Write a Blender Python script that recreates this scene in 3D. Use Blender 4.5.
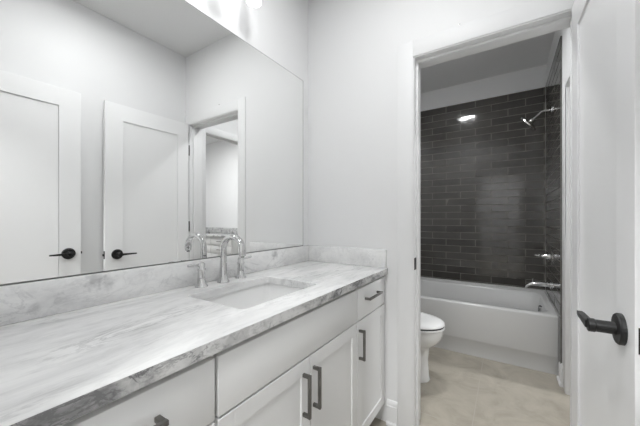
import bpy, bmesh, math, random
from mathutils import Vector, Matrix
random.seed(7)
S = bpy.context.scene
for o in list(bpy.data.objects): bpy.data.objects.remove(o)
C = S.collection
PI = math.pi

# ------------------------------------------------------------------ camera, world, lights, exposure
cam = bpy.data.cameras.new('camera'); co = bpy.data.objects.new('camera', cam); C.objects.link(co)
cam.sensor_width = 36; cam.lens = 36*287.08/640; cam.shift_y = (218.6-213)/640
cam.clip_start = .02
co.location = (1.164, 0, 1.2044); co.rotation_euler = (PI/2, 0, math.radians(32.98))
S.camera = co
w = bpy.data.worlds.new('world'); S.world = w; w.use_nodes = True
w.node_tree.nodes['Background'].inputs[0].default_value = (.9, .95, 1, 1)
w.node_tree.nodes['Background'].inputs[1].default_value = .3
S.view_settings.view_transform = 'Standard'; S.view_settings.look = 'None'
S.view_settings.gamma = 1; S.view_settings.exposure = 0.07
P_VANITY = 2.3      # emission strength of the lit shades over the mirror
P_MAIN_FILL = 58    # watts-like factors below; this lamp is unseen, added to light the main room
P_SHOWER = 158
P_HALL_FILL = 60  # unseen hall lamp, added as fill from behind the camera
P_SIDE_FILL = 270  # unseen lamp, added to brighten the room past the side doorway

# ------------------------------------------------------------------ materials
def mat(name, col, rough=.5, metal=0, **kw):
    m = bpy.data.materials.new(name); m.use_nodes = True
    b = m.node_tree.nodes['Principled BSDF']
    b.inputs['Base Color'].default_value = (*col, 1); b.inputs['Roughness'].default_value = rough
    b.inputs['Metallic'].default_value = metal
    for k, v in kw.items(): b.inputs[k.replace('_', ' ')].default_value = v
    return m
def nd(m, t, **kw):
    n = m.node_tree.nodes.new(t)
    for k, v in kw.items(): setattr(n, k, v)
    return n
def lk(m, a, b): m.node_tree.links.new(a, b)
def noisy(name, c1, c2, rough, scale, bump=.0, bscale=60, metal=0, detail=3):
    m = mat(name, c1, rough, metal); b = m.node_tree.nodes['Principled BSDF']
    tc = nd(m, 'ShaderNodeTexCoord'); n = nd(m, 'ShaderNodeTexNoise'); n.inputs['Scale'].default_value = scale
    n.inputs['Detail'].default_value = detail
    r = nd(m, 'ShaderNodeValToRGB'); r.color_ramp.elements[0].color = (*c1, 1); r.color_ramp.elements[1].color = (*c2, 1)
    r.color_ramp.elements[0].position = .35; r.color_ramp.elements[1].position = .65
    lk(m, tc.outputs['Object'], n.inputs['Vector']); lk(m, n.outputs['Fac'], r.inputs['Fac']); lk(m, r.outputs['Color'], b.inputs['Base Color'])
    if bump:
        n2 = nd(m, 'ShaderNodeTexNoise'); n2.inputs['Scale'].default_value = bscale
        bp = nd(m, 'ShaderNodeBump'); bp.inputs['Strength'].default_value = bump; bp.inputs['Distance'].default_value = .002
        lk(m, tc.outputs['Object'], n2.inputs['Vector']); lk(m, n2.outputs['Fac'], bp.inputs['Height']); lk(m, bp.outputs['Normal'], b.inputs['Normal'])
    return m
M = {}
M['wall'] = noisy('wall_paint', (.775, .777, .78), (.79, .792, .795), .55, 1.5, .15, 250)
M['ceil'] = noisy('ceiling_paint', (.75, .752, .755), (.765, .767, .77), .8, 1.5, .15, 200)
M['trim'] = noisy('trim_paint', (.785, .787, .79), (.80, .802, .805), .5, 2)
M['door'] = noisy('door_paint', (.85, .852, .855), (.865, .867, .87), .35, 2)
M['cab'] = noisy('cabinet_paint', (.75, .752, .75), (.765, .767, .765), .38, 2)
M['cabin'] = mat('cabinet_interior', (.30, .30, .29), .6)
M['gun'] = noisy('gunmetal', (.17, .165, .155), (.22, .215, .205), .33, 30, metal=.9)
M['black'] = noisy('matte_black', (.007, .007, .007), (.011, .011, .011), .45, 20)
M['chrome'] = mat('polished_chrome', (.64, .64, .64), .05, 1)
M['nickel'] = mat('satin_nickel', (.62, .61, .59), .2, 1)
M['mirror'] = mat('mirror_silver', (.93, .935, .93), .0, 1)
M['mirror_edge'] = mat('mirror_edge', (.16, .165, .16), .4, .4)
M['porcelain'] = noisy('white_porcelain', (.82, .82, .815), (.83, .83, .825), .12, 1)
M['porcelain'].node_tree.nodes['Principled BSDF'].inputs['Coat Weight'].default_value = .5
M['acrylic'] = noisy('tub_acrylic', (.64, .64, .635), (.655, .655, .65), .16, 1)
M['seat'] = mat('toilet_seat_plastic', (.83, .83, .825), .2)
M['rubber'] = mat('dark_rubber', (.04, .04, .04), .6)
M['grout'] = noisy('tile_grout', (.155, .147, .132), (.20, .19, .172), .8, 40)
M['dark'] = mat('dark_hole', (.02, .02, .02), .5)
M['shade'] = mat('lit_frosted_shade', (.9, .9, .9), .3, Emission_Strength=P_VANITY); M['shade'].node_tree.nodes['Principled BSDF'].inputs['Emission Color'].default_value = (.985, .995, 1, 1)

def emit(name, strength, col=(.985, .995, 1)):
    m = mat(name, (.9, .9, .9), .4); b = m.node_tree.nodes['Principled BSDF']
    b.inputs['Emission Color'].default_value = (*col, 1); b.inputs['Emission Strength'].default_value = strength
    return m

def tile_mat():
    m = mat('glazed_charcoal_tile', (.04, .037, .034), .1); b = m.node_tree.nodes['Principled BSDF']
    b.inputs['Coat Weight'].default_value = .3; b.inputs['Coat Roughness'].default_value = .05
    geo = nd(m, 'ShaderNodeNewGeometry'); tc = nd(m, 'ShaderNodeTexCoord')
    n = nd(m, 'ShaderNodeTexNoise'); n.inputs['Scale'].default_value = 5; n.inputs['Detail'].default_value = 4
    lk(m, tc.outputs['Object'], n.inputs['Vector'])
    ad = nd(m, 'ShaderNodeMath', operation='ADD'); lk(m, geo.outputs['Random Per Island'], ad.inputs[0]); lk(m, n.outputs['Fac'], ad.inputs[1])
    r = nd(m, 'ShaderNodeValToRGB'); r.color_ramp.elements[0].position = .4; r.color_ramp.elements[1].position = 1.4 if False else 1.0
    r.color_ramp.elements[0].color = (.040, .0375, .034, 1); r.color_ramp.elements[1].color = (.066, .062, .056, 1)
    lk(m, ad.outputs[0], r.inputs['Fac']); lk(m, r.outputs['Color'], b.inputs['Base Color'])
    mp = nd(m, 'ShaderNodeMapping'); mp.inputs['Scale'].default_value = (9, 9, 16); lk(m, tc.outputs['Object'], mp.inputs['Vector'])
    n2 = nd(m, 'ShaderNodeTexNoise'); n2.inputs['Scale'].default_value = 1.0; n2.inputs['Detail'].default_value = 2; lk(m, mp.outputs[0], n2.inputs['Vector'])
    bp = nd(m, 'ShaderNodeBump'); bp.inputs['Strength'].default_value = .35; bp.inputs['Distance'].default_value = .004
    lk(m, n2.outputs['Fac'], bp.inputs['Height']); lk(m, bp.outputs['Normal'], b.inputs['Normal'])
    return m
M['tile'] = tile_mat()

def marble(name, stretch, contrast, rot=0, base=(.78, .78, .775), dark=(.30, .30, .31), spots=()):
    m = mat(name, base, .09); b = m.node_tree.nodes['Principled BSDF']
    tc = nd(m, 'ShaderNodeTexCoord'); mp = nd(m, 'ShaderNodeMapping'); mp.inputs['Scale'].default_value = stretch; mp.inputs['Rotation'].default_value = (0, 0, rot); mp.inputs['Location'].default_value = (3.3, 1.7, .4)
    lk(m, tc.outputs['Object'], mp.inputs['Vector'])
    def noise(sc, det, dist, rough=.6):
        n = nd(m, 'ShaderNodeTexNoise'); n.inputs['Scale'].default_value = sc; n.inputs['Detail'].default_value = det
        n.inputs['Distortion'].default_value = dist; n.inputs['Roughness'].default_value = rough
        lk(m, mp.outputs[0], n.inputs['Vector']); return n.outputs['Fac']
    def ramp(src, p0, p1, v0=0., v1=1.):
        r = nd(m, 'ShaderNodeMapRange'); r.inputs['From Min'].default_value = p0; r.inputs['From Max'].default_value = p1
        r.inputs['To Min'].default_value = v0; r.inputs['To Max'].default_value = v1; lk(m, src, r.inputs['Value']); return r.outputs[0]
    def math_(op, a, bb):
        x = nd(m, 'ShaderNodeMath', operation=op)
        for i, q in enumerate((a, bb)):
            if isinstance(q, (int, float)): x.inputs[i].default_value = q
            else: lk(m, q, x.inputs[i])
        return x.outputs[0]
    broad = ramp(noise(1.2, 5, .8), .42, .75, 0, .55)
    v = math_('ABSOLUTE', math_('SUBTRACT', noise(1.9, 7, 1.4), .5), 0)
    thin = ramp(v, .0, .035, .55, 0)
    mask = ramp(noise(.8, 2, .2), .46, .66, 0, 1)
    fine = ramp(noise(7, 6, .5, .7), .5, .8, 0, .35)
    tot = math_('ADD', math_('ADD', math_('MULTIPLY', thin, mask), broad), fine)
    for (x, y, z, rad, amt) in spots:
        cb = nd(m, 'ShaderNodeVectorMath', operation='DISTANCE'); cb.inputs[1].default_value = (x, y, z); lk(m, tc.outputs['Object'], cb.inputs[0])
        nn = nd(m, 'ShaderNodeTexNoise'); nn.inputs['Scale'].default_value = 55; nn.inputs['Detail'].default_value = 3; lk(m, tc.outputs['Object'], nn.inputs['Vector'])
        dd = math_('ADD', cb.outputs['Value'], math_('MULTIPLY', math_('SUBTRACT', nn.outputs['Fac'], .5), rad*1.6))
        tot = math_('ADD', tot, ramp(dd, rad*.2, rad, amt, 0))
    tot = math_('MINIMUM', math_('MULTIPLY', tot, contrast), 1.0)
    mx = nd(m, 'ShaderNodeMix', data_type='RGBA'); mx.inputs['A'].default_value = (*base, 1); mx.inputs['B'].default_value = (*dark, 1)
    lk(m, tot, mx.inputs['Factor']); lk(m, mx.outputs['Result'], b.inputs['Base Color'])
    return m
M['marble'] = marble('marble_counter', (7, 1.7, 7), .85, math.radians(14), (.81, .81, .805))
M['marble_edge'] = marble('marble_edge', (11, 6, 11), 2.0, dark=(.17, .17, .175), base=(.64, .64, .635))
M['marble_splash'] = marble('marble_backsplash', (6, 3.5, 7), .62, 0, (.84, .84, .835), spots=((.02, 1.276, .995, .035, .9), (.02, .392, 1.0, .035, .7), (.02, .43, .985, .03, .5), (.02, .25, .945, .02, .6)))

def floor_mat():
    m = mat('floor_stone_tile', (.5, .46, .4), .3); b = m.node_tree.nodes['Principled BSDF']
    tc = nd(m, 'ShaderNodeTexCoord'); mp = nd(m, 'ShaderNodeMapping'); mp.inputs['Location'].default_value = (-.998, -.62, 0)
    lk(m, tc.outputs['Object'], mp.inputs['Vector'])
    br = nd(m, 'ShaderNodeTexBrick'); br.offset = .5
    br.inputs['Scale'].default_value = 1; br.inputs['Brick Width'].default_value = .61; br.inputs['Row Height'].default_value = .61
    br.offset = 0
    br.inputs['Mortar Size'].default_value = .0022; br.inputs['Mortar Smooth'].default_value = .1
    br.inputs['Color1'].default_value = (0, 0, 0, 1); br.inputs['Color2'].default_value = (0, 0, 0, 1); br.inputs['Mortar'].default_value = (1, 1, 1, 1)
    lk(m, mp.outputs[0], br.inputs['Vector'])
    n = nd(m, 'ShaderNodeTexNoise'); n.inputs['Scale'].default_value = 5; n.inputs['Detail'].default_value = 8; n.inputs['Distortion'].default_value = .9; n.inputs['Roughness'].default_value = .65
    lk(m, tc.outputs['Object'], n.inputs['Vector'])
    r = nd(m, 'ShaderNodeValToRGB'); e = r.color_ramp.elements
    e[0].position = .3; e[0].color = (.30, .272, .225, 1); e[1].position = .7; e[1].color = (.44, .405, .345, 1)
    k = e.new(.5); k.color = (.38, .35, .295, 1)
    lk(m, n.outputs['Fac'], r.inputs['Fac'])
    mx = nd(m, 'ShaderNodeMix', data_type='RGBA'); mx.inputs['B'].default_value = (.41,.382,.335,1)
    lk(m, br.outputs['Color'], mx.inputs['Factor']); lk(m, r.outputs['Color'], mx.inputs['A']); lk(m, mx.outputs['Result'], b.inputs['Base Color'])
    return m
M['floor'] = floor_mat()

# ------------------------------------------------------------------ mesh helpers
def NB(): return bmesh.new()
def box(bm, x0, x1, y0, y1, z0, z1, bev=0, mi=0, seg=2):
    r = bmesh.ops.create_cube(bm, size=1, matrix=Matrix.Translation(((x0+x1)/2, (y0+y1)/2, (z0+z1)/2)) @ Matrix.Diagonal((x1-x0, y1-y0, z1-z0, 1)))
    vs = r['verts']; fs = {f for v in vs for f in v.link_faces}
    for f in fs: f.material_index = mi
    if bev:
        es = list({e for v in vs for e in v.link_edges})
        rr = bmesh.ops.bevel(bm, geom=es, offset=bev, segments=seg, profile=.5, affect='EDGES')
        for f in rr['faces']: f.material_index = mi
def loft(bm, rings, cap0=True, cap1=True, mi=0, closed=True):
    vr = [[bm.verts.new(p) for p in r] for r in rings]; n = len(rings[0])
    for a, b in zip(vr, vr[1:]):
        for i in range(n if closed else n-1):
            f = bm.faces.new((a[i], a[(i+1) % n], b[(i+1) % n], b[i])); f.material_index = mi; f.smooth = True
    if cap0: f = bm.faces.new(list(reversed(vr[0]))); f.material_index = mi
    if cap1: f = bm.faces.new(vr[-1]); f.material_index = mi
def frame_of(d):
    d = d.normalized(); u = Vector((0, 0, 1)) if abs(d.z) < .9 else Vector((1, 0, 0))
    a = d.cross(u).normalized(); return a, a.cross(d).normalized()
def lathe(bm, prof, origin=(0, 0, 0), axis=(0, 0, 1), seg=32, mi=0, cap0=True, cap1=True):
    o = Vector(origin); d = Vector(axis).normalized(); a, b = frame_of(d)
    rings = [[o + d*h + (a*math.cos(t) + b*math.sin(t))*r for t in (2*PI*k/seg for k in range(seg))] for r, h in prof]
    loft(bm, rings, cap0, cap1, mi)
def tube(bm, pts, rad, seg=14, mi=0, flat=None):
    pts = [Vector(p) for p in pts]; n = len(pts)
    if not isinstance(rad, (list, tuple)): rad = [rad]*n
    rings = []; A = None
    for i, p in enumerate(pts):
        d = (pts[min(i+1, n-1)] - pts[max(i-1, 0)]).normalized()
        if A is None: A, B = frame_of(d)
        else:
            A = (A - d*A.dot(d)).normalized(); B = A.cross(d).normalized()
        r = rad[i]; ra, rb = (r, r) if not isinstance(r, tuple) else r
        rings.append([p + A*math.cos(t)*ra + B*math.sin(t)*rb for t in (2*PI*k/seg for k in range(seg))])
    loft(bm, rings, True, True, mi)
def rrect(x0, x1, y0, y1, r, z, n=8):
    out = []
    for cx, cy, a0 in ((x1-r, y1-r, 0), (x0+r, y1-r, PI/2), (x0+r, y0+r, PI), (x1-r, y0+r, 1.5*PI)):
        for k in range(n+1):
            t = a0 + PI/2*k/n; out.append(Vector((cx+r*math.cos(t), cy+r*math.sin(t), z)))
    return out
def obj(name, bm, m, parent=None, smooth=35, label=None):
    bmesh.ops.remove_doubles(bm, verts=bm.verts, dist=1e-6)
    bmesh.ops.recalc_face_normals(bm, faces=bm.faces)
    me = bpy.data.meshes.new(name); bm.to_mesh(me); bm.free()
    for mm in (m if isinstance(m, (list, tuple)) else [m]): me.materials.append(M[mm])
    if smooth:
        for p in me.polygons: p.use_smooth = True
        me.set_sharp_from_angle(angle=math.radians(smooth))
    o = bpy.data.objects.new(name, me); C.objects.link(o)
    if parent: place_child(o, parent)
    if label: o['label'] = label
    return o
def place_child(o, parent):
    # meshes are modelled in world coordinates, so keep them there under their thing
    inv = world(parent).inverted(); o.parent = parent; o.matrix_parent_inverse = Matrix.Identity(4); o.matrix_local = inv @ o.matrix_local
def world(o):
    m = o.matrix_basis.copy() if o.parent is None else world(o.parent) @ o.matrix_basis
    return m
def tag(o, label, cat, group=None):
    o['label'] = label; o['category'] = cat
    if group: o['group'] = group
    return o
def thing(name, label, cat, loc=(0, 0, 0), group=None):
    o = bpy.data.objects.new(name, None); o.empty_display_size = .05; C.objects.link(o); o.location = loc
    return tag(o, label, cat, group)
def struct(name, bm, m, parent=None, smooth=30, label=None):
    o = obj(name, bm, m, parent, smooth, label)
    if not parent: o['kind'] = 'structure'
    return o
def bx(*a, **k): bm = NB(); box(bm, *a, **k); return bm

# ------------------------------------------------------------------ key dimensions
E = 1.6406; H = 2.78; HD = 2.1135
X0, X1 = .7247, 1.424          # bathroom doorway
XR = 1.50; YT = 2.827; YB = 3.71; XL = -.025

# ------------------------------------------------------------------ structure
struct('floor', bx(-1.12, 4.72, -2.32, 3.92, -.1, 0), 'floor')
struct('ceiling', bx(-1.12, 4.72, -2.32, 3.92, H, H+.1), 'ceil')
struct('wall_left', bx(-.12, 0, 0, E, 0, H), 'wall')
bm = NB(); box(bm, -.12, X0-.02, E, 1.78, 0, H); box(bm, X1+.02, 1.62, E, 1.78, 0, H); box(bm, X0-.02, X1+.02, E, 1.78, HD+.02, H)
struct('wall_far', bm, 'wall')
struct('wall_right', bx(1.476, 1.62, 0, E, 0, H), 'wall')
bm = NB(); box(bm, -1, .64, -.12, 0, 0, H); box(bm, 1.45, 2.6, -.12, 0, 0, H); box(bm, .64, 1.45, -.12, 0, HD+.02, H)
struct('wall_near', bm, 'wall')
struct('wall_hall_left', bx(-1.12, -1, -2.2, 0, 0, H), 'wall')
struct('wall_hall_right', bx(2.6, 2.72, -2.2, 0, 0, H), 'wall')
struct('wall_hall_near', bx(-1.12, 2.72, -2.32, -2.2, 0, H), 'wall')
struct('wall_alcove_left', bx(-.15, XL-.01, 1.78, 3.84, 0, H), 'wall')
struct('wall_alcove_far', bx(-.15, 1.62, YB+.009, 3.84, 0, H), 'wall')
SY0, SY1 = 1.88, 2.573          # side doorway in the tub room
bm = NB(); box(bm, XR+.009, 1.62, 1.78, SY0-.02, 0, H); box(bm, XR+.009, 1.62, SY1+.02, YB+.009, 0, H); box(bm, XR+.009, 1.62, SY0-.02, SY1+.02, HD+.02, H)
struct('wall_alcove_right', bm, 'wall')
struct('wall_side_far', bx(1.62, 4.72, 3.80, 3.92, 0, H), 'wall')
struct('wall_side_right', bx(4.6, 4.72, 1.3, 3.80, 0, H), 'wall')
struct('wall_side_near', bx(1.62, 4.6, 1.3, 1.42, 0, H), 'wall')

# door trims: jamb boards + stop + casing on both sides ----------------------------
def door_trim(name, a0, a1, w0, w1, along, front_cas, back_cas, stop, cas_r=.085, cas_l=.088):
    """doorway from a0..a1 along one axis, wall thickness w0..w1 along the other"""
    def B(bm, p0, p1, q0, q1, z0, z1, bev=.0015):
        if along == 'x': box(bm, p0, p1, q0, q1, z0, z1, bev)
        else: box(bm, q0, q1, p0, p1, z0, z1, bev)
    bm = NB()
    v = .006
    B(bm, a0-.0195, a0+v, w0, w1, 0, HD-v); B(bm, a1-v, a1+.0195, w0, w1, 0, HD-v); B(bm, a0-.0195, a1+.0195, w0, w1, HD-v, HD+.0195)
    s0, s1 = stop; b = v+.012
    B(bm, a0+v, a0+b, s0, s1, 0, HD-b); B(bm, a1-b, a1-v, s0, s1, 0, HD-b); B(bm, a0+v, a1-v, s0, s1, HD-b, HD-v)
    o = struct(name, bm, 'trim')
    for side, on in ((w0, front_cas), (w1, back_cas)):
        if not on: continue
        q0, q1 = (side-.0055, side+.001) if side == w0 else (side-.001, side+.0055)
        bm = NB()
        for (r0, r1, l) in ((.004, 1, 0),):
            B(bm, a0-cas_l, a0, q0, q1, 0, HD+cas_l, .002)
            B(bm, a1, a1+cas_r, q0, q1, 0, HD+cas_l, .002)
            B(bm, a0, a1, q0, q1, HD, HD+cas_l, .002)
        c = struct('casing', bm, 'trim', o)
    return o
t1 = door_trim('trim_1', X0, X1, E-.001, 1.781, 'x', True, True, (1.678, 1.71), cas_r=.050)
obj('strike_plate', bx(X0+.005, X0+.0075, 1.6398, 1.688, .915, .982, .0005), 'black', t1, label='matte black strike plate on the white jamb')
door_trim('trim_2', .66, 1.43, -.121, .001, 'x', False, True, (-.07, -.035), cas_r=.036)
door_trim('trim_3', SY0, SY1, XR+.008, 1.621, 'y', True, True, (1.55, 1.585), cas_l=.07)
# baseboards -------------------------------------------------------------------------
def baseboard(name, x0, x1, y0, y1, n):
    """n: direction the board faces"""
    bm = NB()
    prof = [(0, 0), (.026, 0), (.026, .012), (.022, .018), (.015, .020), (.015, .108), (.012, .114), (.012, .120), (.009, .132), (.004, .140), (0, .140)]
    nx, ny = n
    rings = []
    for (px, py) in ((x0, y0), (x1, y1)):
        rings.append([Vector((px+nx*d, py+ny*d, z)) for d, z in prof])
    loft(bm, rings)
    return struct(name, bm, 'trim', smooth=25)
baseboard('baseboard_far', .575, X0-.088, E, E, (0, -1))
baseboard('baseboard_right', 1.476, 1.476, .01, E-.01, (-1, 0))
baseboard('baseboard_alcove_left', XL-.01, XL-.01, 1.82, YT-.002, (1, 0))
baseboard('baseboard_alcove_near', XL, X0-.09, 1.78, 1.78, (0, 1))
baseboard('baseboard_alcove_right', XR+.009, XR+.009, SY1+.088, YT-.03, (-1, 0))
baseboard('baseboard_hall', -1, 2.6, -2.2, -2.2, (0, 1))
baseboard('baseboard_side', 1.62, 2.7, 3.8, 3.8, (0, -1))

# wall tile: grout bed and every glazed tile inside one mesh per wall ------------------
def tiles(name, fixed, a0, a1, z0, z1, axis, sgn, origin):
    """axis 'x': wall at y=fixed running along x. sgn = direction of face normal"""
    bm = NB(); TW, TH, G = .3105, .0793, .0030
    def P(a, d, z): return (a, fixed + sgn*d, z) if axis == 'x' else (fixed + sgn*d, a, z)
    def pbox(a0_, a1_, d0, d1, q0, q1, mi, bev, tilt=False):
        c = Vector(P((a0_+a1_)/2, (d0+d1)/2, (q0+q1)/2)); sx, sd = a1_-a0_, abs(d1-d0)
        rot = Matrix.Identity(4)
        if tilt:
            rot = Matrix.Rotation(random.gauss(0, .0045), 4, 'Z') @ Matrix.Rotation(random.gauss(0, .009), 4, 'X' if axis == 'x' else 'Y')
        dim = (sx, sd, q1-q0, 1) if axis == 'x' else (sd, sx, q1-q0, 1)
        r = bmesh.ops.create_cube(bm, size=1, matrix=Matrix.Translation(c) @ rot @ Matrix.Diagonal(dim))
        vs = r['verts']
        for f in {f for v in vs for f in v.link_faces}: f.material_index = mi
        if bev:
            rr = bmesh.ops.bevel(bm, geom=list({e for v in vs for e in v.link_edges}), offset=bev, segments=2, affect='EDGES')
            for f in rr['faces']: f.material_index = mi; f.smooth = True
    pbox(a0, a1, -.009, -.0022, z0, z1, 1, 0)
    row = 0; z = z1
    while z > z0 + .004:
        zb = max(z-TH, z0); off = origin + (TW/2 if row % 2 else 0)
        k = math.floor((a0-off)/TW)
        while off+k*TW < a1:
            s, e = max(a0, off+k*TW), min(a1, off+(k+1)*TW); k += 1
            if e-s < .012: continue
            pbox(s+G/2, e-G/2, -.0085, -.0005, zb+G/2, z-G/2, 0, .0026, True)
        row += 1; z = zb
    return struct(name, bm, ['tile', 'grout'], smooth=0)
tiles('wall_alcove_tile_far', YB, XL+.001, XR-.001, .476, 2.549, 'x', -1, .558)
tiles('wall_alcove_tile_right', XR, 2.75, YB-.001, .462, 2.549, 'y', -1, YB-.17)
tiles('wall_alcove_tile_left', XL, 2.75, YB-.001, .462, 2.549, 'y', 1, YB-.17)
# narrow metal edge and tile strip running down beside the tub on the right
bm = NB(); box(bm, XR-.001, XR+.009, 2.744, 2.7495, 0, 2.552, .001); box(bm, XR-.001, XR+.009, 2.744, YB, 2.5495, 2.5525, .001)
struct('trim_4', bm, 'gun')
bm = NB(); box(bm, XR, XR+.009, 2.75, YT-.002, 0, .461); struct('trim_5', bm, 'tile')
bm = NB(); box(bm, XL-.0105, XL, 2.744, 2.7495, 0, 2.552, .001); struct('trim_6', bm, 'gun')

# ------------------------------------------------------------------ doors
def lever(parent, x, y, z, yd, s=-1):
    """lever set on a face looking to -x; yd = direction of the blade along y"""
    bm = NB(); lathe(bm, [(.039, 0), (.039, .008), (.036, .012), (.018, .013)], (x, y, z), (-1, 0, 0), 40)
    r = obj('rosette', bm, 'black', parent)
    bm = NB(); lathe(bm, [(.0155, .010), (.0155, .050), (.0172, .052), (.0172, .064), (.015, .066)], (x, y, z), (-1, 0, 0), 24)
    n = obj('lever_handle', bm, 'black', parent)
    bm = NB(); xa = x-.058
    box(bm, xa-.012, xa+.006, min(y, y+yd*.02), max(y, y+yd*.02), z-.009, z+.009, .003)
    rings = []
    for t, hw, hh in ((.0, .009, .009), (.02, .009, .008), (.06, .008, .0065), (.095, .008, .0055), (.115, .006, .0045)):
        cx = xa-.003+.004*math.sin(t*20)*0
        rings.append([Vector((cx+sx*hw, y+yd*t, z+sz*hh+.001)) for sx, sz in ((-1, -1), (1, -1), (1, 1), (-1, 1))])
    loft(bm, rings)
    obj('blade', bm, 'black', n)
def shaker_door(name, label, hinge, length, yd, ztop, ang, stile_h, stile_l, rail_t, lev, hx, hx2):
    """leaf hangs from hinge (x,y); face plane at hinge x looking to -x; runs yd*length along y"""
    o = thing(name, label, 'door', (hinge[0], hinge[1], 0)); del o['category']; o['kind'] = 'structure'
    T = .035; x, y = hinge; zb = .012
    bm = NB()
    def yb(a, b): return (y+yd*a, y+yd*b) if yd > 0 else (y+yd*b, y+yd*a)
    L = length
    # stiles and rails
    a, b = yb(0, stile_h); box(bm, x, x+T, a, b, zb, ztop, .0012)
    a, b = yb(L-stile_l, L); box(bm, x, x+T, a, b, zb, ztop, .0012)
    a, b = yb(stile_h-.001, L-stile_l+.001)
    box(bm, x, x+T, a, b, ztop-rail_t, ztop, .0008); box(bm, x, x+T, a, b, zb, .25, .0008)
    # bevelled sticking round the recessed panel
    a, b = yb(stile_h, L-stile_l); w = .028; zt, zl = ztop-rail_t, .25
    o4 = [(a, zl), (b, zl), (b, zt), (a, zt)]; i4 = [(a+w, zl+w), (b-w, zl+w), (b-w, zt-w), (a+w, zt-w)]
    for sx, d in ((x+.001, .010), (x+T-.001, -.010)):
        vp = [bm.verts.new((sx, p, q)) for p, q in o4]; vo = [bm.verts.new((sx+d*.55, p, q)) for p, q in o4]; vi = [bm.verts.new((sx+d, p, q)) for p, q in i4]
        for k in range(4): bm.faces.new((vp[k], vp[(k+1) % 4], vo[(k+1) % 4], vo[k]))
        for k in range(4): bm.faces.new((vo[k], vo[(k+1) % 4], vi[(k+1) % 4], vi[k]))
        bm.faces.new(vi)
    leaf = obj('door_leaf', bm, 'door', o, smooth=20)
    lever(o, x, y+yd*(L-lev[0]), lev[1], -yd)
    # latch on the free edge
    ye = y+yd*L; bm = NB(); box(bm, x+.006, x+T-.006, min(ye, ye+yd*.0012), max(ye, ye+yd*.0012), lev[1]-.03, lev[1]+.03, .0003)
    la = obj('latch_plate', bm, 'black', o)
    obj('latch_bolt', bx(x+.011, x+T-.011, min(ye, ye+yd*.011), max(ye, ye+yd*.011), lev[1]-.009, lev[1]+.009, .002), 'black', la)
    for hz in (.3, 1.13, 1.86):
        bm = NB(); tube(bm, [(hx2, hx, hz-.045), (hx2, hx, hz+.045)], .0052, 14)
        for q in (-.0465, .0465): tube(bm, [(hx2, hx, hz+q-.002), (hx2, hx, hz+q+.002)], .0058, 14)
        obj('hinge', bm, 'black', o)
    return o
d = shaker_door('door_1', 'open white door with a single recessed panel, black lever facing the camera', (1.3995, 1.622), .678, -1, 2.108, 0, .108, .122, .128, (.079, .925), 1.6325, 1.4090)
d.rotation_euler.z = math.radians(.95)
d2 = shaker_door('door_2', 'open white door seen only in the mirror, nearest the left edge', (1.436, .012), .791, 1, 2.112, 0, .12, .122, .125, (.071, .958), .0065, 1.4445)
d2.rotation_euler.z = 0

# ------------------------------------------------------------------ vanity cabinets
FX = .5634; FT = .02; ZB = .12; ZT = .861
def pull(parent, p, length, vertical, xf):
    bm = NB(); x = xf; s = .0055; hl = length/2; px, py, pz = p
    if vertical:
        for q in (-1, 1): box(bm, x, x+.026, py-s, py+s, pz+q*(hl-.006)-.006, pz+q*(hl-.006)+.006, .0012)
        box(bm, x+.022, x+.033, py-s, py+s, pz-hl-.001, pz+hl+.001, .0014)
    else:
        for q in (-1, 1): box(bm, x, x+.026, py+q*(hl-.006)-.006, py+q*(hl-.006)+.006, pz-s, pz+s, .0012)
        box(bm, x+.022, x+.033, py-hl-.001, py+hl+.001, pz-s, pz+s, .0014)
    return obj('pull', bm, 'gun', parent, label='dark bar pull')
def slab(parent, name, y0, y1, z0, z1, xf=FX):
    return obj(name, bx(xf-FT, xf, y0, y1, z0, z1, .002), 'cab', parent)
def shaker(parent, y0, y1, z0, z1, st=.052, xf=FX):
    bm = NB(); w = .002; R = .0055
    box(bm, xf-FT, xf, y0, y0+st, z0, z1, .0015); box(bm, xf-FT, xf, y1-st, y1, z0, z1, .0015)
    box(bm, xf-FT, xf, y0+st-.0005, y1-st+.0005, z0, z0+st, .001); box(bm, xf-FT, xf, y0+st-.0005, y1-st+.0005, z1-st, z1, .001)
    a, b, c, dd = y0+st, y1-st, z0+st, z1-st
    o4 = [(a, c), (b, c), (b, dd), (a, dd)]; i4 = [(a+w, c+w), (b-w, c+w), (b-w, dd-w), (a+w, dd-w)]
    vo = [bm.verts.new((xf-.0015, p, q)) for p, q in o4]; vi = [bm.verts.new((xf-R, p, q)) for p, q in i4]
    for k in range(4): bm.faces.new((vo[k], vo[(k+1) % 4], vi[(k+1) % 4], vi[k]))
    bm.faces.new(vi)
    return obj('door', bm, 'cab', parent, smooth=20)
def carcass(parent, y0, y1, ztop=.879):
    bm = NB(); xi = FX-FT-.002
    box(bm, .002, xi, y0, y0+.018, ZB-.018, ztop); box(bm, .002, xi, y1-.018, y1, ZB-.018, ztop)
    box(bm, .002, xi, y0+.018, y1-.018, ZB-.018, ZB); box(bm, .002, .014, y0+.018, y1-.018, ZB, ztop)
    for a, b in ((ztop-.03, ztop), (.69, .726), (ZB, ZB+.02)): box(bm, xi-.02, xi, y0+.018, y1-.018, a, b)
    b_ = obj('carcass', bm, 'cab', parent, smooth=0)
    obj('toe_kick', bx(.42, .435, y0, y1, 0, ZB-.018), 'cab', parent)
    return b_
u1 = thing('drawer_cabinet', 'white vanity drawer unit at the near left end of the marble counter', 'cabinet', (.28, .235, 0))
carcass(u1, .02, .4545)
for z0, z1 in ((.7085, ZT), (.42, .7025), (ZB, .414)):
    dr = slab(u1, 'drawer_front', .034, .4515, z0, z1); pull(dr, (0, .243, (z0+z1)/2 + (.01 if z0 > .7 else .05)), .15, False, FX)
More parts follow.
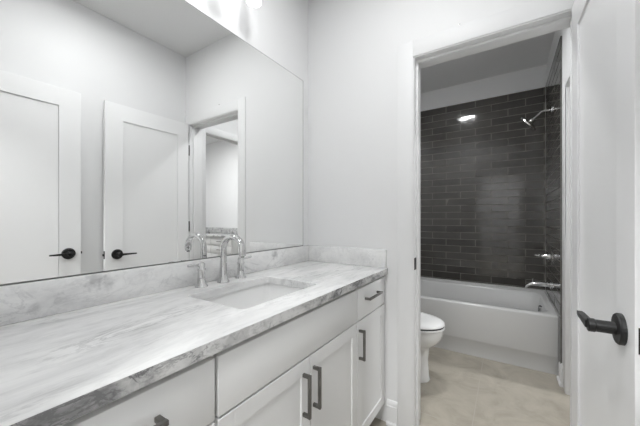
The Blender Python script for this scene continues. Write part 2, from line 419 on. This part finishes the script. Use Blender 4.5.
u2 = thing('sink_cabinet', 'wide white sink base cabinet with two panelled doors and a plain top front', 'cabinet', (.28, .8575, 0))
carcass(u2, .4545, 1.2555)
slab(u2, 'drawer_front', .4615, 1.2545, .7085, ZT)
dl = shaker(u2, .4615, .8595, ZB, .7025); pull(dl, (0, .817, .584), .15, True, FX)
dr_ = shaker(u2, .8635, 1.2545, ZB, .7025); pull(dr_, (0, .881, .584), .15, True, FX)
u3 = thing('narrow_cabinet', 'narrow white cabinet with one drawer above one door, against the far wall', 'cabinet', (.28, 1.445, 0))
carcass(u3, 1.2555, E-.002)
df = slab(u3, 'drawer_front', 1.2595, 1.6245, .7085, ZT); pull(df, (0, 1.425, .80), .17, False, FX)
dd_ = shaker(u3, 1.2595, 1.6245, ZB, .7025); pull(dd_, (0, 1.276, .592), .145, True, FX)

# countertop with a sink cut-out --------------------------------------------------------
ZC = .914; CT = .035; SX0, SX1, SYa, SYb = .150, .462, .635, 1.070
bm = NB(); CX = .5782; n = 8
def prism_ring(outer, inner, z0, z1):
    vo1 = [bm.verts.new((p.x, p.y, z1)) for p in outer]; vi1 = [bm.verts.new((p.x, p.y, z1)) for p in inner]
    vo0 = [bm.verts.new((p.x, p.y, z0)) for p in outer]; vi0 = [bm.verts.new((p.x, p.y, z0)) for p in inner]
    N = len(outer)
    for k in range(N):
        j = (k+1) % N
        bm.faces.new((vo1[k], vo1[j], vi1[j], vi1[k])); bm.faces.new((vo0[k], vi0[k], vi0[j], vo0[j]))
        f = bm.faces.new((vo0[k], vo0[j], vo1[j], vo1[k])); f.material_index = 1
        f = bm.faces.new((vi0[k], vi1[k], vi1[j], vi0[j])); f.material_index = 0
inner = rrect(SX0, SX1, SYa, SYb, .022, 0, n)
outer = rrect(.0005, CX, .0015, E-.0005, .0006, 0, n)
prism_ring(outer, inner, ZC-CT, ZC)
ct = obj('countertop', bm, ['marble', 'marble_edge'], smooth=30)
mod = ct.modifiers.new('bevel', 'BEVEL'); mod.width = .003; mod.segments = 2; mod.limit_method = 'ANGLE'; mod.angle_limit = math.radians(60)
tag(ct, 'long white marble countertop with grey veins over the white cabinets', 'countertop')
o = obj('backsplash', bx(.0005, .02, .0015, E-.021, ZC+.0003, 1.020, .0015), 'marble_splash')
tag(o, 'long low marble backsplash under the big mirror', 'backsplash')
o = obj('backsplash', bx(.0005, CX-.008, E-.0203, E-.0005, ZC+.0003, 1.020, .0015), 'marble_splash')
tag(o, 'short marble side splash against the far wall at the end of the counter', 'backsplash')

# sink basin --------------------------------------------------------------------------
bm = NB(); zt = ZC-CT-.0005
rings = [rrect(SX0-.025, SX1+.025, SYa-.025, SYb+.025, .035, zt-.012), rrect(SX0-.025, SX1+.025, SYa-.025, SYb+.025, .035, zt),
         rrect(SX0-.008, SX1+.008, SYa-.008, SYb+.008, .025, zt), rrect(SX0-.007, SX1+.007, SYa-.007, SYb+.007, .026, zt-.01),
         rrect(SX0+.008, SX1-.008, SYa+.01, SYb-.01, .035, zt-.09), rrect(SX0+.02, SX1-.02, SYa+.022, SYb-.022, .04, zt-.118),
         rrect(SX0+.05, SX1-.05, SYa+.055, SYb-.055, .04, zt-.13), rrect(.29, .32, .84, .87, .0145, zt-.134)]
loft(bm, rings, False, True)
rings = [rrect(SX0-.025, SX1+.025, SYa-.025, SYb+.025, .035, zt-.012), rrect(SX0-.012, SX1+.012, SYa-.012, SYb+.012, .035, zt-.013),
         rrect(SX0, SX1, SYa, SYb, .04, zt-.10), rrect(SX0+.04, SX1-.04, SYa+.04, SYb-.04, .04, zt-.145)]
loft(bm, rings, False, True)
sk = tag(obj('sink', bm, 'porcelain', smooth=50), 'white rectangular undermount sink set in the marble countertop', 'sink')
bm = NB(); lathe(bm, [(.021, 0), (.022, .002), (.018, .004), (.008, .005), (.006, .003)], (.305, .855, zt-.134), (0, 0, 1), 28)
obj('drain', bm, 'chrome', sk)

# faucet ------------------------------------------------------------------------------
fa = thing('faucet', 'chrome widespread faucet with a high arched spout and two lever handles', 'faucet', (.078, .86, ZC))
bm = NB()
fy = .861; fx0 = .078
lathe(bm, [(.027, 0), (.027, .004), (.021, .012), (.0175, .035), (.0155, .075), (.0145, .125)], (fx0, fy, ZC+.0003), (0, 0, 1), 28)
pts = []; rad = []
zc0 = ZC+.150; R = .064
pts += [(fx0, fy, ZC+.12), (fx0, fy, ZC+.135)]; rad += [(.0145, .0145), (.0145, .0145)]
for k in range(15):
    t = PI - k*(PI*1.02)/14
    pts.append((fx0+R+R*math.cos(t), fy, zc0+R*.92*math.sin(t))); rad.append((.0145+.003*k/14, .0140-.003*k/14))
pts.append((fx0+2*R-.001, fy, zc0-.022)); rad.append((.016, .0095))
tube(bm, pts, rad, 18)
obj('spout', bm, 'chrome', fa, 60)
bm = NB(); lathe(bm, [(.008, 0), (.008, .004)], (fx0+2*R-.001, fy, zc0-.027), (0, 0, 1), 16); obj('aerator', bm, 'rubber', fa)
for hy in (.753, .969):
    bm = NB(); lathe(bm, [(.026, 0), (.026, .004), (.019, .012), (.0160, .034), (.0150, .066), (.0180, .072), (.0180, .077), (.0150, .080), (.0150, .096), (.011, .102)], (.072, hy, ZC+.0003), (0, 0, 1), 28)
    h = obj('handle', bm, 'chrome', fa, 50)
    s = -1 if hy < .8 else 1
    bm = NB(); tube(bm, [(.072, hy, ZC+.091), (.073, hy+s*.018, ZC+.093), (.075, hy+s*.05, ZC+.096), (.076, hy+s*.066, ZC+.097)], [(.005, .005), (.0048, .0048), (.0042, .006), (.003, .005)], 12)
    obj('lever', bm, 'chrome', h)

# mirror ------------------------------------------------------------------------------
bm = NB(); box(bm, .0005, .0055, .03, 1.5728, 1.0245, 2.1401, 0, 1)
for f in bm.faces:
    if f.normal.x > .9: f.material_index = 0
mi = obj('wall_mirror', bm, ['mirror', 'mirror_edge'], smooth=0)
tag(mi, 'large frameless rectangular mirror on the left wall above the marble backsplash', 'mirror')
bm = NB()
box(bm, .0005, .0075, .03, 1.5745, 1.0205, 1.0235); box(bm, .0005, .0062, 1.573, 1.5742, 1.0235, 2.1413); box(bm, .0005, .0062, .03, 1.573, 2.1402, 2.1413)
obj('edge_channel', bm, 'mirror_edge', mi, 0)

# vanity light over the mirror ---------------------------------------------------------
vl = thing('vanity_light', 'lit wall light with glass shades above the big mirror', 'light', (0, .86, 2.36))
obj('back_plate', bx(0, .02, .74, .98, 2.37, 2.45, .004), 'chrome', vl)
bm = NB(); tube(bm, [(.07, .62, 2.41), (.07, 1.10, 2.41)], .008, 12); box(bm, .018, .07, .85, .87, 2.403, 2.417, .002); obj('cross_bar', bm, 'chrome', vl)
for y in (.70, .86, 1.02):
    bm = NB(); lathe(bm, [(.022, .0), (.024, -.02), (.012, -.03)], (.11, y, 2.42), (0, 0, 1), 20); box(bm, .07, .11, y-.006, y+.006, 2.404, 2.416)
    h = obj('socket', bm, 'chrome', vl)
    bm = NB(); lathe(bm, [(.024, 0), (.031, -.03), (.035, -.08), (.036, -.125), (.033, -.125), (.032, -.08), (.028, -.03), (.02, -.006)], (.11, y, 2.405), (0, 0, 1), 28)
    obj('lamp_shade', bm, 'shade', vl)

# ceiling lights: tub room can, and added fill lamps ---------------------------------------------------------------
def can(x, y, watts, label, r=.065, deep=.004):
    t = thing('can_or_fill_light', label, 'light', (x, y, H))
    bm = NB(); lathe(bm, [(r+.02, 0), (r+.016, -.003-deep), (r+.004, -.006-deep), (r, -.003-deep), (r, 0)], (x, y, H), (0, 0, 1), 40, cap0=False, cap1=False); obj('trim_ring', bm, 'trim', t)
    nm = 'lens_%d' % int(x*100); M[nm] = emit(nm, watts)
    bm = NB(); lathe(bm, [(r, -.0035), (r*.5, -.0045), (.002, -.005)], (x, y, H), (0, 0, 1), 32); obj('lens', bm, nm, t)
can(.76, .80, P_MAIN_FILL, 'added round ceiling light, out of view, filling the room in front of the vanity', .14)
can(.66, 2.42, P_SHOWER, 'recessed ceiling light between the toilet and the bathtub', .11, .03)
can(1.0, -1.0, P_HALL_FILL, 'added large round ceiling light in the hall, filling from behind the camera', .33)
can(3.0, 2.6, P_SIDE_FILL, 'added ceiling light that brightens the room beyond the side doorway', .12)

# ------------------------------------------------------------------ bathtub
bt = thing('bathtub', 'white alcove bathtub with a flat front against the dark tile', 'bathtub', (.74, 3.27, 0))
bm = NB(); xl, xr, yb = XL, XR-.001, YB-.001; n = 10
def rr(x0, x1, y0, y1, r, z): return rrect(x0, x1, y0, y1, r, z, n)
rings = [rr(xl, xr, YT+.018, yb, .002, .0005), rr(xl, xr, YT+.018, yb, .002, .115), rr(xl, xr, YT+.004, yb, .002, .135), rr(xl, xr, YT+.001, yb, .002, .15),
         rr(xl, xr, YT, yb, .003, .44), rr(xl, xr, YT+.002, yb, .004, .450), rr(xl+.002, xr-.002, YT+.010, yb-.002, .008, .4560),
         rr(xl+.10, xr-.045, YT+.072, yb-.085, .10, .4565), rr(xl+.108, xr-.052, YT+.080, yb-.093, .10, .452), rr(xl+.113, xr-.058, YT+.086, yb-.098, .10, .440),
         rr(xl+.16, xr-.085, YT+.11, yb-.12, .11, .25), rr(xl+.24, xr-.12, YT+.13, yb-.14, .12, .12), rr(xl+.27, xr-.17, YT+.16, yb-.17, .10, .092), rr(xl+.33, xr-.22, YT+.22, yb-.23, .08, .085)]
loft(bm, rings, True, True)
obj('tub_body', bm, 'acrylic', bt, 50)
bm = NB(); box(bm, xl, xr, yb-.012, yb, .455, .474, .003); box(bm, xr-.010, xr, YT+.02, yb, .455, .460, .002)
obj('tile_flange', bm, 'acrylic', bt)
bm = NB(); xo = xr-.066
box(bm, xo-.022, xo+.004, 3.235, 3.305, .345, .415, .005); ov = obj('overflow_plate', bm, 'chrome', bt)
obj('overflow_slot', bx(xo-.0235, xo-.021, 3.243, 3.297, .353, .407, .0005), 'dark', ov)
bm = NB(); lathe(bm, [(.03, 0), (.03, .003), (.02, .006), (.004, .007)], (1.20, 3.27, .085), (0, 0, 1), 28); obj('drain', bm, 'chrome', bt)
# shower and tub fittings ----------------------------------------------------------------
PY = 3.23; WX = XR-.0008
sh = thing('shower', 'chrome shower head on a short bent arm high on the tiled right wall', 'shower', (WX, PY, 2.16))
bm = NB(); lathe(bm, [(.032, 0), (.030, .006), (.018, .012), (.012, .014)], (WX, PY, 2.163), (-1, 0, 0), 28); obj('flange', bm, 'chrome', sh)
bm = NB(); tube(bm, [(WX-.010, PY, 2.163), (WX-.05, PY, 2.164), (WX-.075, PY, 2.155), (WX-.115, PY, 2.118), (WX-.135, PY, 2.10)], .0095, 14); obj('shower_arm', bm, 'chrome', sh, 60)
hd = Vector((WX-.145, PY, 2.09)); dn = Vector((-.74, .16, -.62)).normalized()
bm = NB(); lathe(bm, [(.014, -.02), (.019, -.012), (.019, .002), (.018, .006), (.035, .014), (.078, .022), (.084, .028), (.084, .037), (.078, .040)], hd, dn, 40)
h = obj('spray_head', bm, 'nickel', sh)
bm = NB(); lathe(bm, [(.076, .0402), (.070, .0425), (.01, .043)], hd, dn, 40); obj('nozzle_face', bm, 'rubber', h)
sv = thing('shower_valve', 'chrome shower valve with a lever on the tiled right wall above the spout', 'valve', (WX, PY+.03, .87))
bm = NB(); vc = (WX, PY+.035, .868)
lathe(bm, [(.078, 0), (.078, .004), (.070, .008), (.03, .010)], vc, (-1, 0, 0), 40); obj('escutcheon', bm, 'nickel', sv)
bm = NB(); lathe(bm, [(.026, .008), (.024, .04), (.019, .05), (.019, .068), (.015, .07)], vc, (-1, 0, 0), 28); k = obj('valve_hub', bm, 'chrome', sv)
bm = NB(); tube(bm, [(WX-.06, vc[1], .868), (WX-.085, vc[1]-.005, .870), (WX-.12, vc[1]-.01, .876)], [(.008, .008), (.007, .009), (.004, .007)], 12); obj('lever', bm, 'chrome', k)
ts = thing('tub_spout', 'chrome tub spout low on the tiled right wall over the bathtub', 'spout', (WX, PY+.03, .6))
bm = NB(); zc_ = .615; yy = PY+.035
lathe(bm, [(.036, 0), (.036, .006), (.024, .01)], (WX, yy, zc_), (-1, 0, 0), 28); obj('flange', bm, 'chrome', ts)
bm = NB(); tube(bm, [(WX-.008, yy, zc_), (WX-.06, yy, zc_), (WX-.11, yy, zc_-.002), (WX-.15, yy, zc_-.010), (WX-.178, yy, zc_-.028), (WX-.186, yy, zc_-.048)], [(.022, .022), (.022, .022), (.021, .021), (.019, .017), (.018, .014), (.017, .012)], 20)
sp = obj('spout_body', bm, 'chrome', ts, 60)
bm = NB(); tube(bm, [(WX-.13, yy, zc_+.014), (WX-.13, yy, zc_+.04)], [.005, .007], 12); obj('diverter_knob', bm, 'chrome', sp)

# ------------------------------------------------------------------ toilet
to = thing('toilet', 'white toilet with its lid down, half hidden behind the left door jamb', 'toilet', (.30, 2.23, 0))
TY = 2.23
def egg(xb, xf, hw, z, n=40, p=2.2):
    """plan outline: blunt back at xb, rounded nose at xf"""
    out = []; xc = xb + (xf-xb)*.45
    for k in range(n):
        t = 2*PI*k/n; c, s = math.cos(t), math.sin(t)
        rx = (xf-xc) if c > 0 else (xc-xb)
        e = 2/2.1 if c > 0 else 2/3.2
        out.append(Vector((xc+rx*math.copysign(abs(c)**e, c), TY+hw*math.copysign(abs(s)**(2/2.3), s), z)))
    return out
bm = NB()
rings = [egg(.20, .685, .105, .0005), egg(.20, .69, .108, .012), egg(.205, .682, .10, .03), egg(.21, .675, .098, .16), egg(.205, .684, .100, .225), egg(.20, .692, .110, .25), egg(.185, .72, .140, .272), egg(.175, .750, .165, .30), egg(.168, .772, .181, .335), egg(.165, .780, .186, .37), egg(.165, .782, .187, .398), egg(.17, .77, .176, .402),
         egg(.26, .70, .115, .400), egg(.28, .68, .10, .34), egg(.33, .60, .06, .22), egg(.36, .50, .04, .19)]
loft(bm, rings); obj('bowl', bm, 'porcelain', to, 60)
bm = NB(); loft(bm, [egg(.215, .788, .188, .4025), egg(.21, .793, .191, .406), egg(.215, .790, .188, .416), egg(.29, .70, .12, .416), egg(.29, .70, .12, .4025)], False, False)
vs = list(bm.verts); N = 40
for i in range(N): bm.faces.new((vs[i], vs[(i+1) % N], vs[4*N+(i+1) % N], vs[4*N+i]))
obj('seat', bm, 'seat', to, 50)
bm = NB(); loft(bm, [egg(.213, .783, .184, .4245), egg(.210, .790, .189, .429), egg(.212, .786, .186, .441), egg(.225, .765, .17, .450), egg(.27, .70, .12, .455)]); obj('lid', bm, 'seat', to, 50)
bm = NB(); loft(bm, [egg(.214, .786, .185, .4158), egg(.214, .786, .185, .4246)]); obj('gap_shade', bm, 'rubber', to)  # dark slab between seat and lid, stands in for the shade of their gap
bm = NB(); rs = [rrect(.0, .19, TY-.19, TY+.19, .03, .38), rrect(-.005, .195, TY-.20, TY+.20, .03, .42), rrect(-.008, .205, TY-.215, TY+.215, .03, .74)]
loft(bm, rs); obj('tank', bm, 'porcelain', to, 50)
bm = NB(); loft(bm, [rrect(-.009, .212, TY-.222, TY+.222, .03, .7405), rrect(-.009, .214, TY-.224, TY+.224, .032, .75), rrect(-.009, .212, TY-.222, TY+.222, .03, .772), rrect(-.0, .20, TY-.21, TY+.21, .03, .778)]); obj('tank_lid', bm, 'porcelain', to, 50)
bm = NB(); lathe(bm, [(.012, 0), (.012, .015)], (.205, TY-.15, .68), (1, 0, 0), 16); tube(bm, [(.217, TY-.15, .68), (.219, TY-.12, .678), (.219, TY-.09, .672)], [.005, .005, .004], 10); obj('flush_lever', bm, 'chrome', to)

# ------------------------------------------------------------------ room beyond the side doorway (seen in the mirror)
VX0, VX1, VY = 2.74, 4.45, 3.24
v = thing('vanity_cabinet', 'white drawer vanity in the next room, seen through two doorways in the mirror', 'cabinet', (3.5, 3.5, 0))
obj('carcass', bx(VX0+.01, VX1-.01, VY+.04, 3.797, .10, .879), 'cab', v); obj('toe_kick', bx(VX0+.02, VX1-.02, VY+.12, VY+.14, 0, .10), 'cab', v)
for c in range(3):
    a = VX0+.015+c*.56
    for z0, z1 in ((.745, .86), (.60, .72), (.44, .575), (.12, .415)):
        fr = obj('drawer_front', bx(a, a+.55, VY+.02, VY+.0395, z0, z1, .002), 'cab', v)
        bm = NB(); zz = (z0+z1)/2
        for q in (-.07, .07): box(bm, a+.275+q-.005, a+.275+q+.005, VY-.006, VY+.02, zz-.005, zz+.005)
        box(bm, a+.195, a+.355, VY-.012, VY-.002, zz-.0055, zz+.0055, .001); obj('pull', bm, 'gun', fr, label='dark bar pull')
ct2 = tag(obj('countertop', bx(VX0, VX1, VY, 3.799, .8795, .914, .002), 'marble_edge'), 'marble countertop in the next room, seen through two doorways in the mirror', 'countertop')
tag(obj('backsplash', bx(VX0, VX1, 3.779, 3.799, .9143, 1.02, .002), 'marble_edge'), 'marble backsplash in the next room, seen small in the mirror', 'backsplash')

# nail left in the wall above the bathroom doorway
bm = NB(); lathe(bm, [(.0015, 0), (.0015, .008), (.0035, .0085), (.0035, .010)], (.963, E, 2.206), (0, -1, 0), 12)
tag(obj('nail', bm, 'gun'), 'tiny nail in the white wall above the doorway', 'nail')
